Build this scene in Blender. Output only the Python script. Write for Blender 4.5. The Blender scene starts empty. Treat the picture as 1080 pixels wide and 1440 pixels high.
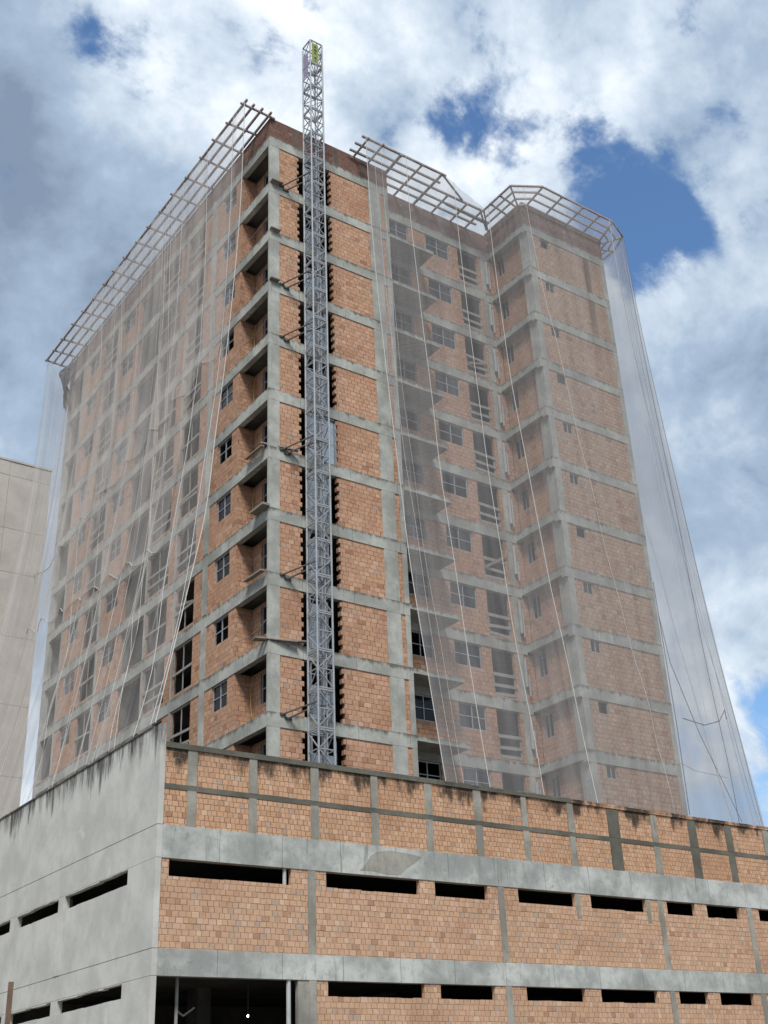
import bpy, math, random
from mathutils import Vector, Matrix
random.seed(7)
C = bpy.context.scene.collection
R = math.radians

# ------------------------------------------------------------------ helpers
class MB:
    """collects shapes in world metres; build() links them as ONE mesh object"""
    def __init__(s): s.v = []; s.f = []; s.uv = None
    def box(s, x0, x1, y0, y1, z0, z1):
        b = len(s.v)
        for z in (z0, z1):
            s.v += [(x0, y0, z), (x1, y0, z), (x1, y1, z), (x0, y1, z)]
        s.f += [[b+a for a in q] for q in ((0,3,2,1),(4,5,6,7),(0,1,5,4),(1,2,6,5),(2,3,7,6),(3,0,4,7))]
        return s
    def bar(s, p, q, w, h=None, up=(0, 0, 1)):
        h = w if h is None else h
        p = Vector(p); q = Vector(q); d = (q-p).normalized(); u = Vector(up)
        if abs(d.dot(u)) > .98: u = Vector((1, 0, 0))
        a = d.cross(u).normalized(); c = a.cross(d)
        b = len(s.v)
        for e in (p, q):
            for i, j in ((-1,-1),(1,-1),(1,1),(-1,1)):
                s.v.append(tuple(e + a*(i*w/2) + c*(j*h/2)))
        s.f += [[b+k for k in m] for m in ((0,3,2,1),(4,5,6,7),(0,1,5,4),(1,2,6,5),(2,3,7,6),(3,0,4,7))]
        return s
    def tube(s, pts, r, n=8):
        pts = [Vector(p) for p in pts]; b = len(s.v)
        for i, p in enumerate(pts):
            d = (pts[min(i+1, len(pts)-1)] - pts[max(i-1, 0)]).normalized()
            u = Vector((0, 0, 1)) if abs(d.z) < .9 else Vector((1, 0, 0))
            a = d.cross(u).normalized(); c = a.cross(d)
            for k in range(n):
                t = 2*math.pi*k/n
                s.v.append(tuple(p + a*(r*math.cos(t)) + c*(r*math.sin(t))))
        for i in range(len(pts)-1):
            for k in range(n):
                s.f.append([b+i*n+k, b+i*n+(k+1) % n, b+(i+1)*n+(k+1) % n, b+(i+1)*n+k])
        s.f.append([b+k for k in range(n)][::-1]); s.f.append([b+(len(pts)-1)*n+k for k in range(n)])
        return s
    def wall(s, ax, c0, c1, u0, u1, z0, z1, holes=()):
        """a wall slab in a plane of constant y (ax='y') or x (ax='x') with rectangular holes (u0,u1,z0,z1); one closed surface"""
        us = sorted({round(t, 4) for h in holes for t in h[:2] if u0 < t < u1} | {u0, u1})
        zs = sorted({round(t, 4) for h in holes for t in h[2:] if z0 < t < z1} | {z0, z1})
        nu, nz = len(us)-1, len(zs)-1
        solid = [[True]*nz for _ in range(nu)]
        for i in range(nu):
            for j in range(nz):
                cu, cz = (us[i]+us[i+1])/2, (zs[j]+zs[j+1])/2
                if any(h[0] < cu < h[1] and h[2] < cz < h[3] for h in holes): solid[i][j] = False
        idx = {}
        def P(i, j, k):
            if (i, j, k) not in idx:
                c = (c0, c1)[k]; u = us[i]; z = zs[j]
                idx[(i, j, k)] = len(s.v); s.v.append((u, c, z) if ax == 'y' else (c, u, z))
            return idx[(i, j, k)]
        S = lambda i, j: 0 <= i < nu and 0 <= j < nz and solid[i][j]
        for i in range(nu):
            for j in range(nz):
                if not solid[i][j]: continue
                s.f.append([P(i,j,0), P(i+1,j,0), P(i+1,j+1,0), P(i,j+1,0)])
                s.f.append([P(i,j,1), P(i,j+1,1), P(i+1,j+1,1), P(i+1,j,1)])
                if not S(i-1, j): s.f.append([P(i,j,0), P(i,j+1,0), P(i,j+1,1), P(i,j,1)])
                if not S(i+1, j): s.f.append([P(i+1,j,0), P(i+1,j,1), P(i+1,j+1,1), P(i+1,j+1,0)])
                if not S(i, j-1): s.f.append([P(i,j,0), P(i,j,1), P(i+1,j,1), P(i+1,j,0)])
                if not S(i, j+1): s.f.append([P(i,j+1,0), P(i+1,j+1,0), P(i+1,j+1,1), P(i,j+1,1)])
        return s
    def build(s, name, mat, parent=None, smooth=False, label=None):
        o0 = Vector((0, 0, 0)); e = parent
        while e is not None: o0 += e.location; e = e.parent
        me = bpy.data.meshes.new(name)
        me.from_pydata([tuple(Vector(v)-o0) for v in s.v], [], s.f)
        me.materials.append(mat)
        if s.uv:
            L = me.uv_layers.new(name='UVMap')
            for lp in me.loops: L.data[lp.index].uv = s.uv[lp.vertex_index]
        import bmesh
        bm = bmesh.new(); bm.from_mesh(me)
        if not s.uv: bmesh.ops.recalc_face_normals(bm, faces=bm.faces)
        if smooth:
            for f in bm.faces: f.smooth = True
        bm.to_mesh(me); bm.free()
        o = bpy.data.objects.new(name, me); C.objects.link(o)
        if parent is not None: o.parent = parent
        if label: o['label'] = label
        return o
def thing(name, label, cat, loc=(0, 0, 0), group=None):
    o = bpy.data.objects.new(name, None); C.objects.link(o); o.location = loc
    o['label'] = label; o['category'] = cat
    if group: o['group'] = group
    return o
def tag(o, label, cat, group=None):
    o['label'] = label; o['category'] = cat
    if group: o['group'] = group
    return o

# ------------------------------------------------------------------ materials
class NT:
    def __init__(s, name):
        s.m = bpy.data.materials.new(name); s.m.use_nodes = True
        s.t = s.m.node_tree; s.n = s.t.nodes
        s.b = s.n['Principled BSDF']; s.out = s.n['Material Output']
    def new(s, typ, **kw):
        n = s.n.new(typ)
        for k, v in kw.items(): setattr(n, k, v)
        return n
    def link(s, a, b): s.t.links.new(a, b)
    def put(s, sock, v):
        if hasattr(v, 'is_output') or isinstance(v, bpy.types.NodeSocket): s.link(v, sock)
        else: sock.default_value = v
    def math(s, op, a, b=0.0, c=0.0, clamp=False):
        n = s.new('ShaderNodeMath', operation=op, use_clamp=clamp)
        s.put(n.inputs[0], a); s.put(n.inputs[1], b); s.put(n.inputs[2], c); return n.outputs[0]
    def mix(s, f, a, b, blend='MIX'):
        n = s.new('ShaderNodeMix', data_type='RGBA', blend_type=blend)
        s.put(n.inputs[0], f); s.put(n.inputs[6], a); s.put(n.inputs[7], b); return n.outputs[2]
    def ramp(s, v, a, b):
        n = s.new('ShaderNodeMapRange', interpolation_type='SMOOTHSTEP'); n.clamp = True
        s.put(n.inputs[0], v); n.inputs[1].default_value = a; n.inputs[2].default_value = b
        return n.outputs[0]
    def pos(s):
        if not hasattr(s, '_p'): s._p = s.new('ShaderNodeNewGeometry').outputs['Position']
        return s._p
    def sep(s):
        if not hasattr(s, '_s'):
            n = s.new('ShaderNodeSeparateXYZ'); s.link(s.pos(), n.inputs[0]); s._s = n.outputs
        return s._s
    def vec(s, x, y, z=0.0):
        n = s.new('ShaderNodeCombineXYZ'); s.put(n.inputs[0], x); s.put(n.inputs[1], y); s.put(n.inputs[2], z); return n.outputs[0]
    def noise(s, v, scale, detail=4, rough=.55, sc=None):
        if sc is not None:
            m = s.new('ShaderNodeVectorMath', operation='MULTIPLY'); s.link(v, m.inputs[0]); m.inputs[1].default_value = sc; v = m.outputs[0]
        n = s.new('ShaderNodeTexNoise'); s.link(v, n.inputs['Vector'])
        n.inputs['Scale'].default_value = scale; n.inputs['Detail'].default_value = detail; n.inputs['Roughness'].default_value = rough
        return n.outputs[0]
    def bump(s, h, strength=.4, dist=.02):
        n = s.new('ShaderNodeBump'); n.inputs['Strength'].default_value = strength; n.inputs['Distance'].default_value = dist
        s.link(h, n.inputs['Height']); s.link(n.outputs[0], s.b.inputs['Normal'])
rgb = lambda r, g, b: (r, g, b, 1)

def brick_mat(name, c1, c2, mortar, bw=.29, rh=.2, ms=.012, off=.5, moss=None, stain=False, dist=.03, grime=.20):
    t = NT(name); S = t.sep()
    u = t.math('ADD', S[0], S[1])
    n1 = t.noise(t.pos(), 2.2, 2)
    uu = t.math('ADD', u, t.math('MULTIPLY', t.math('SUBTRACT', n1, .5), dist*2.4))
    zz = t.math('ADD', S[2], t.math('MULTIPLY', t.math('SUBTRACT', t.noise(t.pos(), .9, 2), .5), dist*.8))
    def rnd(x, y, k):
        n = t.new('ShaderNodeTexWhiteNoise', noise_dimensions='3D'); t.link(t.vec(x, y, k), n.inputs['Vector']); return n.outputs['Value']
    rz = t.math('DIVIDE', zz, rh); row = t.math('FLOOR', rz); fz = t.math('FRACT', rz)
    ru = t.math('ADD', t.math('DIVIDE', uu, bw), t.math('ADD', t.math('MULTIPLY', row, off), t.math('MULTIPLY', rnd(row, 3.0, 1.0), .35)))
    ru = t.math('ADD', ru, t.math('MULTIPLY', t.math('SINE', t.math('ADD', t.math('MULTIPLY', ru, 2.3), t.math('MULTIPLY', row, 4.1))), .13))
    ci = t.math('FLOOR', ru); fu = t.math('FRACT', ru)
    r1 = rnd(ci, row, 5.0); r2 = rnd(ci, row, 9.0); r3 = rnd(ci, row, 14.0)
    hz = t.math('ADD', fz, t.math('MULTIPLY', t.math('SUBTRACT', r3, .5), .09))           # blocks sit a little high or low
    jv = t.math('SUBTRACT', 1.0, t.ramp(t.math('MULTIPLY', t.math('MINIMUM', fu, t.math('SUBTRACT', 1.0, fu)), bw), ms*.35, ms*1.25))
    jh = t.math('SUBTRACT', 1.0, t.ramp(t.math('MULTIPLY', t.math('MINIMUM', hz, t.math('SUBTRACT', 1.0, hz)), rh), ms*.3, ms*1.2))
    jv = t.math('MULTIPLY', jv, t.math('ADD', .45, t.math('MULTIPLY', r2, .55)))
    rowk = t.math('ADD', .35, t.math('MULTIPLY', rnd(row, 8.0, 2.0), .5))
    jh = t.math('MULTIPLY', jh, rowk)
    joint = t.math('MAXIMUM', jv, jh)
    cr = t.new('ShaderNodeValToRGB'); t.link(r1, cr.inputs[0]); el = cr.color_ramp.elements
    el[0].position = 0; el[0].color = rgb(c2[0]*.80, c2[1]*.75, c2[2]*.75); el[1].position = 1; el[1].color = rgb(c1[0]*1.12, c1[1]*1.22, c1[2]*1.28)
    for p_, c_ in ((.06, [(a_*2+b_)/3 for a_, b_ in zip(c2, c1)]), (.4, [(a_+b_*3)/4 for a_, b_ in zip(c2, c1)]), (.8, c1), (.92, (c1[0]*1.05, c1[1]*1.08, c1[2]*1.2, 1))):
        e_ = el.new(p_); e_.color = c_
    col = cr.outputs[0]
    grey = t.ramp(t.math('ADD', r3, t.math('MULTIPLY', t.noise(t.pos(), 1.3, 3), .5)), 1.16, 1.26)
    col = t.mix(t.math('MULTIPLY', grey, .55), col, rgb(.31, .28, .245))
    hue = t.noise(t.pos(), 3.6, 3, .7)
    col = t.mix(t.math('MULTIPLY', t.ramp(hue, .52, .70), .45), col, rgb(c1[0]*1.12, c1[1]*1.28, c1[2]*1.25))
    col = t.mix(t.math('MULTIPLY', t.math('SUBTRACT', 1.0, t.ramp(hue, .33, .46)), .40), col, rgb(c2[0]*.86, c2[1]*.80, c2[2]*.92))
    # big patches of a different firing / mortar smears
    big = t.noise(t.pos(), .45, 5, .6)
    col = t.mix(t.math('MULTIPLY', t.ramp(big, .48, .72), .5), col, rgb(c1[0]*.62, c1[1]*.52, c1[2]*.48))
    sm = t.noise(t.pos(), 1.7, 5, .65)
    col = t.mix(t.math('MULTIPLY', t.ramp(sm, .55, .75), grime), col, rgb(.30, .27, .235))
    fine = t.noise(t.pos(), 9, 4, .7)
    col = t.mix(t.math('MULTIPLY', t.ramp(fine, .62, .78), .45), col, rgb(.10, .07, .055))
    if moss:
        z0, z1 = moss
        m = t.noise(t.vec(u, t.math('MULTIPLY', S[2], .35)), 1.5, 5, .7)
        h = t.ramp(S[2], z0, z1)
        gap = t.ramp(t.noise(t.vec(t.math('MULTIPLY', u, .55), 0.0, 0), 1.0, 3, .6), .40, .60)
        k = t.ramp(t.math('ADD', t.math('ADD', t.math('MULTIPLY', h, .32), t.math('MULTIPLY', gap, .15)), m), .76, .96)
        col = t.mix(t.math('MULTIPLY', k, .93), col, rgb(.028, .024, .018))
    if stain:
        d = t.math('ABSOLUTE', t.math('SUBTRACT', t.math('ADD', S[0], t.math('MULTIPLY', t.noise(t.pos(), .8, 3), .3)), 18.72))
        k = t.math('MULTIPLY', t.math('SUBTRACT', 1.0, t.ramp(d, .12, .34)), t.ramp(S[2], 34.5, 40))
        col = t.mix(t.math('MULTIPLY', k, .75), col, rgb(.07, .045, .032))
    jn = t.noise(t.pos(), 5.0, 3, .6)
    jc = t.mix(t.ramp(jn, .40, .66), mortar, rgb(.27, .225, .18))  # dark mortar tone also carries the shade of the recessed joints
    col = t.mix(t.math('MULTIPLY', joint, .92), col, jc)
    t.link(col, t.b.inputs['Base Color']); t.b.inputs['Roughness'].default_value = .93
    t.b.inputs['Specular IOR Level'].default_value = .2
    hh = t.math('SUBTRACT', t.math('MULTIPLY', fine, .3), joint)
    t.bump(hh, .8, .03)
    return t.m

def concrete_mat(name, base, dark=.5, streak=.5, tops=None, board=0.0, rough=.9, period=None, var=1.0):
    t = NT(name); S = t.sep(); u = t.math('ADD', S[0], S[1])
    big = t.noise(t.pos(), .7, 6, .6)
    col = t.mix(t.ramp(big, .35, .68), rgb(*[c*(1-.30*var) for c in base]), rgb(*[min(1, c*(1+.16*var)) for c in base]))
    mid = t.noise(t.pos(), 4.5, 4, .7, (1, 1, .8))
    col = t.mix(t.math('MULTIPLY', t.ramp(mid, .46, .70), .42*var), col, rgb(base[0]*.60, base[1]*.60, base[2]*.57))
    st = t.noise(t.vec(t.math('MULTIPLY', u, 3.2), t.math('MULTIPLY', S[2], .35), 0), 1.3, 5, .65)
    col = t.mix(t.math('MULTIPLY', t.ramp(st, .55, .75), streak), col, rgb(base[0]*.42, base[1]*.42, base[2]*.38))
    bl = t.noise(t.pos(), 2.3, 5, .7)
    col = t.mix(t.math('MULTIPLY', t.ramp(bl, .6, .78), dark), col, rgb(base[0]*.30, base[1]*.30, base[2]*.26))
    pale = t.noise(t.pos(), 1.1, 4, .6)
    col = t.mix(t.math('MULTIPLY', t.ramp(pale, .62, .72), .35), col, rgb(*[min(1, c*1.35) for c in base]))
    fine = t.noise(t.pos(), 16, 3, .7)
    col = t.mix(t.math('MULTIPLY', t.ramp(fine, .62, .75), .35), col, rgb(base[0]*.35, base[1]*.35, base[2]*.33))
    h = t.math('ADD', t.math('MULTIPLY', fine, .4), big)
    if board:
        br = t.new('ShaderNodeTexBrick', offset=.37, offset_frequency=2, squash=1.0)
        t.link(t.vec(u, S[2]), br.inputs['Vector'])
        br.inputs['Scale'].default_value = 1; br.inputs['Brick Width'].default_value = board; br.inputs['Row Height'].default_value = 50
        br.inputs['Mortar Size'].default_value = .012; br.inputs['Mortar Smooth'].default_value = .3
        col = t.mix(t.math('MULTIPLY', br.outputs['Fac'], .6), col, rgb(.06, .06, .055))
    if period:                    # mould along the sky-facing top edge of every beam
        fr = t.math('FRACT', t.math('DIVIDE', t.math('SUBTRACT', 43.2+.02, S[2]), 2.8))
        m = t.noise(t.vec(t.math('MULTIPLY', u, 1.6), t.math('MULTIPLY', S[2], .5), 0), 1.7, 6, .72)
        k = t.ramp(t.math('SUBTRACT', m, t.math('MULTIPLY', fr, 3.2)), .30, .52)
        col = t.mix(t.math('MULTIPLY', k, .80), col, rgb(.075, .075, .062))
    if tops:                      # mould running down from a sky-facing top edge
        z0, z1 = tops
        m = t.noise(t.vec(t.math('MULTIPLY', u, 2.6), t.math('MULTIPLY', S[2], .3), 0), 1.0, 6, .75)
        gap = t.ramp(t.noise(t.vec(t.math('MULTIPLY', u, .5), 0.0, 0), 1.0, 3, .6), .36, .62)
        k = t.ramp(t.math('ADD', t.math('ADD', t.math('MULTIPLY', t.ramp(S[2], z0, z1), .36), t.math('MULTIPLY', gap, .13)), m), .80, 1.04)
        col = t.mix(t.math('MULTIPLY', k, .9), col, rgb(.035, .035, .03))
    t.link(col, t.b.inputs['Base Color']); t.b.inputs['Roughness'].default_value = rough
    t.b.inputs['Specular IOR Level'].default_value = .25
    t.bump(h, .35, .03)
    return t.m

def plain_mat(name, col, rough=.6, metal=0.0, var=.25, scale=4.0, dirt=(.05, .04, .035)):
    t = NT(name); n = t.noise(t.pos(), scale, 5, .65)
    c = t.mix(t.math('MULTIPLY', t.ramp(n, .45, .75), var), rgb(*col), rgb(*dirt))
    t.link(c, t.b.inputs['Base Color']); t.b.inputs['Roughness'].default_value = rough; t.b.inputs['Metallic'].default_value = metal
    return t.m

def net_mat(name, col, lo, hi, sx=2.0, end=None):
    t = NT(name); t.n.remove(t.b)
    uv = t.new('ShaderNodeUVMap').outputs[0]
    a = t.noise(uv, 1.0, 4, .6, (sx, .05, 1)); b = t.noise(uv, 1.0, 4, .6, (.16, .12, 1)); c = t.noise(uv, 1.0, 3, .6, (sx*4, .12, 1))
    k = t.math('ADD', t.math('ADD', t.math('MULTIPLY', a, .5), t.math('MULTIPLY', b, .3)), t.math('MULTIPLY', c, .2))
    mr = t.new('ShaderNodeMapRange'); t.link(k, mr.inputs[0]); mr.inputs[1].default_value = .36; mr.inputs[2].default_value = .66
    mr.inputs[3].default_value = lo; mr.inputs[4].default_value = hi
    d = t.new('ShaderNodeBsdfDiffuse'); d.inputs[0].default_value = col
    tl = t.new('ShaderNodeBsdfTranslucent'); tl.inputs[0].default_value = col
    fac = mr.outputs[0]
    if end:                       # the panel past the corner is whiter, slightly denser mesh
        su = t.new('ShaderNodeSeparateXYZ'); t.link(uv, su.inputs[0]); k2 = t.ramp(su.outputs[0], 21.3, 22.0)
        cc = t.mix(k2, col, end); t.link(cc, d.inputs[0]); t.link(cc, tl.inputs[0])
        fac = t.math('ADD', fac, t.math('MULTIPLY', k2, .07))
    m1 = t.new('ShaderNodeMixShader'); m1.inputs[0].default_value = .45; t.link(d.outputs[0], m1.inputs[1]); t.link(tl.outputs[0], m1.inputs[2])
    tr = t.new('ShaderNodeBsdfTransparent')
    m2 = t.new('ShaderNodeMixShader'); t.link(fac, m2.inputs[0]); t.link(tr.outputs[0], m2.inputs[1]); t.link(m1.outputs[0], m2.inputs[2])
    t.link(m2.outputs[0], t.out.inputs[0])
    return t.m

M = dict(
    brick=brick_mat('tower_brick', rgb(.47, .280, .182), rgb(.37, .207, .133), rgb(.12, .075, .055)),
    brick_stain=brick_mat('wing_brick', rgb(.42, .285, .20), rgb(.345, .222, .152), rgb(.095, .060, .045), stain=True),
    brick_pod=brick_mat('podium_brick', rgb(.505, .322, .210), rgb(.42, .255, .162), rgb(.19, .122, .085), bw=.215, rh=.172, ms=.009),
    brick_par=brick_mat('podium_parapet_brick', rgb(.51, .308, .190), rgb(.42, .240, .142), rgb(.165, .102, .07), bw=.18, rh=.168, ms=.011, off=.35, moss=(10.9, 12.3)),
    parapet=brick_mat('roof_parapet_brick', rgb(.17, .092, .070), rgb(.13, .075, .060), rgb(.06, .042, .036), bw=.3, rh=.2),
    conc=concrete_mat('frame_concrete', (.375, .385, .355), dark=.75, streak=.6, board=2.44, period=2.8),
    beam=concrete_mat('podium_beam_concrete', (.41, .425, .405), dark=.75, streak=.85, board=2.2, var=1.2),
    mossy=concrete_mat('mossy_coping_concrete', (.125, .122, .100), dark=.8, streak=.6),
    parapost=concrete_mat('parapet_post_concrete', (.115, .10, .088), dark=.6, streak=.5),
    mortar=concrete_mat('podium_post_concrete', (.285, .275, .24), dark=.75, streak=.6),
    plaster=concrete_mat('podium_plaster', (.485, .482, .45), dark=.10, streak=.10, tops=(10.9, 12.95), var=.45),
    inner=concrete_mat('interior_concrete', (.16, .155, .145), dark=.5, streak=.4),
    beige=concrete_mat('neighbour_panels', (.42, .395, .36), dark=.04, streak=.12, var=.35),
    pane=None,
    alu=plain_mat('window_aluminium', (.36, .39, .43), .45, .3, .2),
    frame_d=plain_mat('dark_frame', (.10, .105, .115), .6, .2, .3),
    steel=plain_mat('galvanised_steel', (.30, .318, .34), .5, .15, .4, 6),
    gate=plain_mat('gate_sheet', (.42, .50, .575), .5, .1, .6, 3, (.10, .12, .15)),
    wood=plain_mat('canopy_timber', (.30, .25, .235), .8, 0, .5, 5),
    plank=plain_mat('weathered_plank', (.23, .205, .175), .9, 0, .6, 5),
    guard=plain_mat('guard_board', (.30, .285, .26), .85, 0, .45, 4),
    pvc=plain_mat('white_pvc', (.40, .41, .41), .4, 0, .3, 2),
    tie=plain_mat('rusty_tie', (.09, .08, .075), .8, .2, .5, 6),
    yellow=plain_mat('yellow_green_panel', (.24, .28, .07), .6, 0, .3, 5),
    mauve=plain_mat('mauve_panel', (.25, .20, .30), .6, 0, .3, 5),
    letter=plain_mat('dark_print', (.05, .07, .02), .7, 0, .1),
    rust=plain_mat('rusty_iron', (.19, .115, .075), .85, .2, .6, 8),
    zinc=plain_mat('pale_zinc', (.60, .63, .68), .45, .4, .3, 6),
    conduit=plain_mat('yellow_conduit', (.52, .35, .09), .6, 0, .2),
    tarp=plain_mat('grey_tarp', (.085, .083, .09), .85, 0, .4, 2),
    rope=plain_mat('white_rope', (.46, .45, .43), .8, 0, .15, 8, (.3, .28, .26)),
    rope_d=plain_mat('dark_rope', (.11, .11, .12), .8, 0, .15, 8),
    net_l=net_mat('pale_net', rgb(.68, .655, .635), .10, .34, 2.2),
    net_r=net_mat('grey_net', rgb(.47, .47, .48), .26, .46, 1.2, rgb(.80, .80, .80)),
    net_c=net_mat('canopy_net', rgb(.7, .7, .7), .06, .24, 1.2),
    ground=concrete_mat('bare_ground', (.17, .15, .125), dark=.5, streak=.2),
)
t = NT('dark_room_glass'); t.b.inputs['Base Color'].default_value = rgb(.006, .007, .012); t.b.inputs['Roughness'].default_value = .12  # opaque, near-black colour stands in for the unlit rooms behind
t.b.inputs['Specular IOR Level'].default_value = .35
M['pane'] = t.m
t = NT('lamp_glow'); t.b.inputs['Emission Color'].default_value = rgb(1, .95, .85); t.b.inputs['Emission Strength'].default_value = 12
M['glow'] = t.m

# ------------------------------------------------------------------ ground
g = MB(); g.v = [(-900, -900, 0), (900, -900, 0), (900, 900, 0), (-900, 900, 0)]; g.f = [[0, 1, 2, 3]]
o = g.build('ground', M['ground']); o['kind'] = 'structure'

# ------------------------------------------------------------------ tower
ROOF, H, BT = 43.2, 2.8, .53
D, W, B, E, L, A = 1.238, 1.727, 14.234, 19.935, 24.43, 6.753
tower = thing('apartment_tower', 'unfinished brick and concrete apartment tower rising behind the low parking block', 'apartment tower', (0, 0, 9.85))
Zk = lambda k: ROOF - H*k

for k in range(12):
    z1, z0 = Zk(k), Zk(k)-BT
    m = MB()
    m.box(0, A, 0, .25, z0, z1)
    m.box(A-.25, A, .25, D+.25, z0, z1)
    m.box(A, B, D, D+.25, z0, z1)
    m.box(B, B+.52, -W+.25, D, z0+.12, z1)
    m.box(B, E, -W, -W+.25, z0, z1)
    m.box(E-.25, E, -W+.25, L, z0, z1)
    m.box(0, E-.25, L-.25, L, z0, z1)
    m.box(0, .25, .25, L-.25, z0, z1)
    m.build('floor_beam', M['conc'], tower)
    m = MB()
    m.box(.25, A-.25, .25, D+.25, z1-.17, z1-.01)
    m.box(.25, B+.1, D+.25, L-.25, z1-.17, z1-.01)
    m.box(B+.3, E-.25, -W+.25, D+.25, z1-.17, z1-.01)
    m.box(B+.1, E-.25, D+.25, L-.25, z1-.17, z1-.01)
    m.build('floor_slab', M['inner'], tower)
    if 0 < k:
        MB().box(A, 9.42, .0, D, z1-.2, z1).build('balcony_slab', M['conc'], tower)

zb = 9.85
# columns run the full height, set a few millimetres behind the beams
def column(x0, x1, y0, y1, mat='conc', z0=zb, z1=ROOF-.02):
    return MB().box(x0, x1, y0, y1, z0, z1).build('column', M[mat], tower)
for a in ((.006, .52, .006, .13), (5.56, 6.27, .006, .22), (6.5, A-.004, .006, .3), (.006, .24, L-.45, L-.006),
          (A+.01, A+.25, D+.006, D+.2), (13.62, 13.95, D+.006, D+.2), (B+.16, B+.52, -W+.006, -W+.63), (E-.3, E-.006, -W+.006, -W+.3),
          (-.05, .2, 5.17, 5.52), (.006, .2, 11.32, 11.5), (.006, .2, 8.27, 8.42), (.006, .2, 22.0, 22.2), (.006, .2, 16.9, 17.15)):
    column(*a)
for k in range(12):    # broken lengths of white pipe in the recess corner
    z = Zk(k)-BT
    m = MB().tube([(13.93, D-.09, z-1.9+random.random()*.5), (13.93, D-.09, z-.25)], .075)
    m.tube([(14.08, D-.1, z-2.0), (14.08, D-.1, z-.5-random.random()*.6)], .045)
    m.build('drainpipe', M['pvc'], tower)
# small parts: window, guard rail, opening frames -------------------------------------------------
def brickwork(*walls, mat='brick', name='brick_wall'):
    for a in walls: MB().wall(*a).build(name, M[mat], tower)
def bars(m, ax, c, u, z, w, d=.05):
    if ax == 'y': m.box(u-w/2, u+w/2, c, c+d, z[0], z[1])
    else: m.box(c, c+d, u-w/2, u+w/2, z[0], z[1])
def hbar(m, ax, c, u, z, w, d=.05):
    if ax == 'y': m.box(u[0], u[1], c, c+d, z-w/2, z+w/2)
    else: m.box(c, c+d, u[0], u[1], z-w/2, z+w/2)
def window(ax, c, u0, u1, z0, z1, cols=2, rows=2, name='window', mat='alu', fw=.05, bare=False):
    m = MB(); g = .004
    bars(m, ax, c, u0+fw/2+g, (z0+g, z1-g), fw); bars(m, ax, c, u1-fw/2-g, (z0+g, z1-g), fw)
    hbar(m, ax, c, (u0+fw+g, u1-fw-g), z0+fw/2+g, fw); hbar(m, ax, c, (u0+fw+g, u1-fw-g), z1-fw/2-g, fw)
    for i in range(1, cols): bars(m, ax, c+.004, u0+(u1-u0)*i/cols, (z0+fw+g, z1-fw-g), .045, .04)
    for j in range(1, rows): hbar(m, ax, c+.008, (u0+fw+g, u1-fw-g), z0+(z1-z0)*j/rows, .035, .03)
    o = m.build(name, M[mat], tower)
    if not bare and random.random() < .78:
        p = MB()
        if ax == 'y': p.box(u0+.02, u1-.02, c+.042, c+.052, z0+.02, z1-.02)
        else: p.box(c+.042, c+.052, u0+.02, u1-.02, z0+.02, z1-.02)
        p.build('pane', M['pane'], o)
    return o
def guard(ax, c, u0, u1, zf, hs=(.95, .5), post=None):
    m = MB()
    for h in hs:
        t = random.uniform(-.04, .04)
        if ax == 'y': m.bar((u0+.02, c, zf+h+t), (u1-.02, c, zf+h-t), .04, .15)
        else: m.bar((c, u0+.02, zf+h+t), (c, u1-.02, zf+h-t), .04, .11)
    for s in (u0+.05, u1-.05):
        if ax == 'y': m.box(s-.04, s+.04, c+.025, c+.07, zf, zf+1.1)
        else: m.box(c+.025, c+.07, s-.03, s+.03, zf, zf+1.1)
    m.build('guard_rail', M['guard'], tower)

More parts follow.
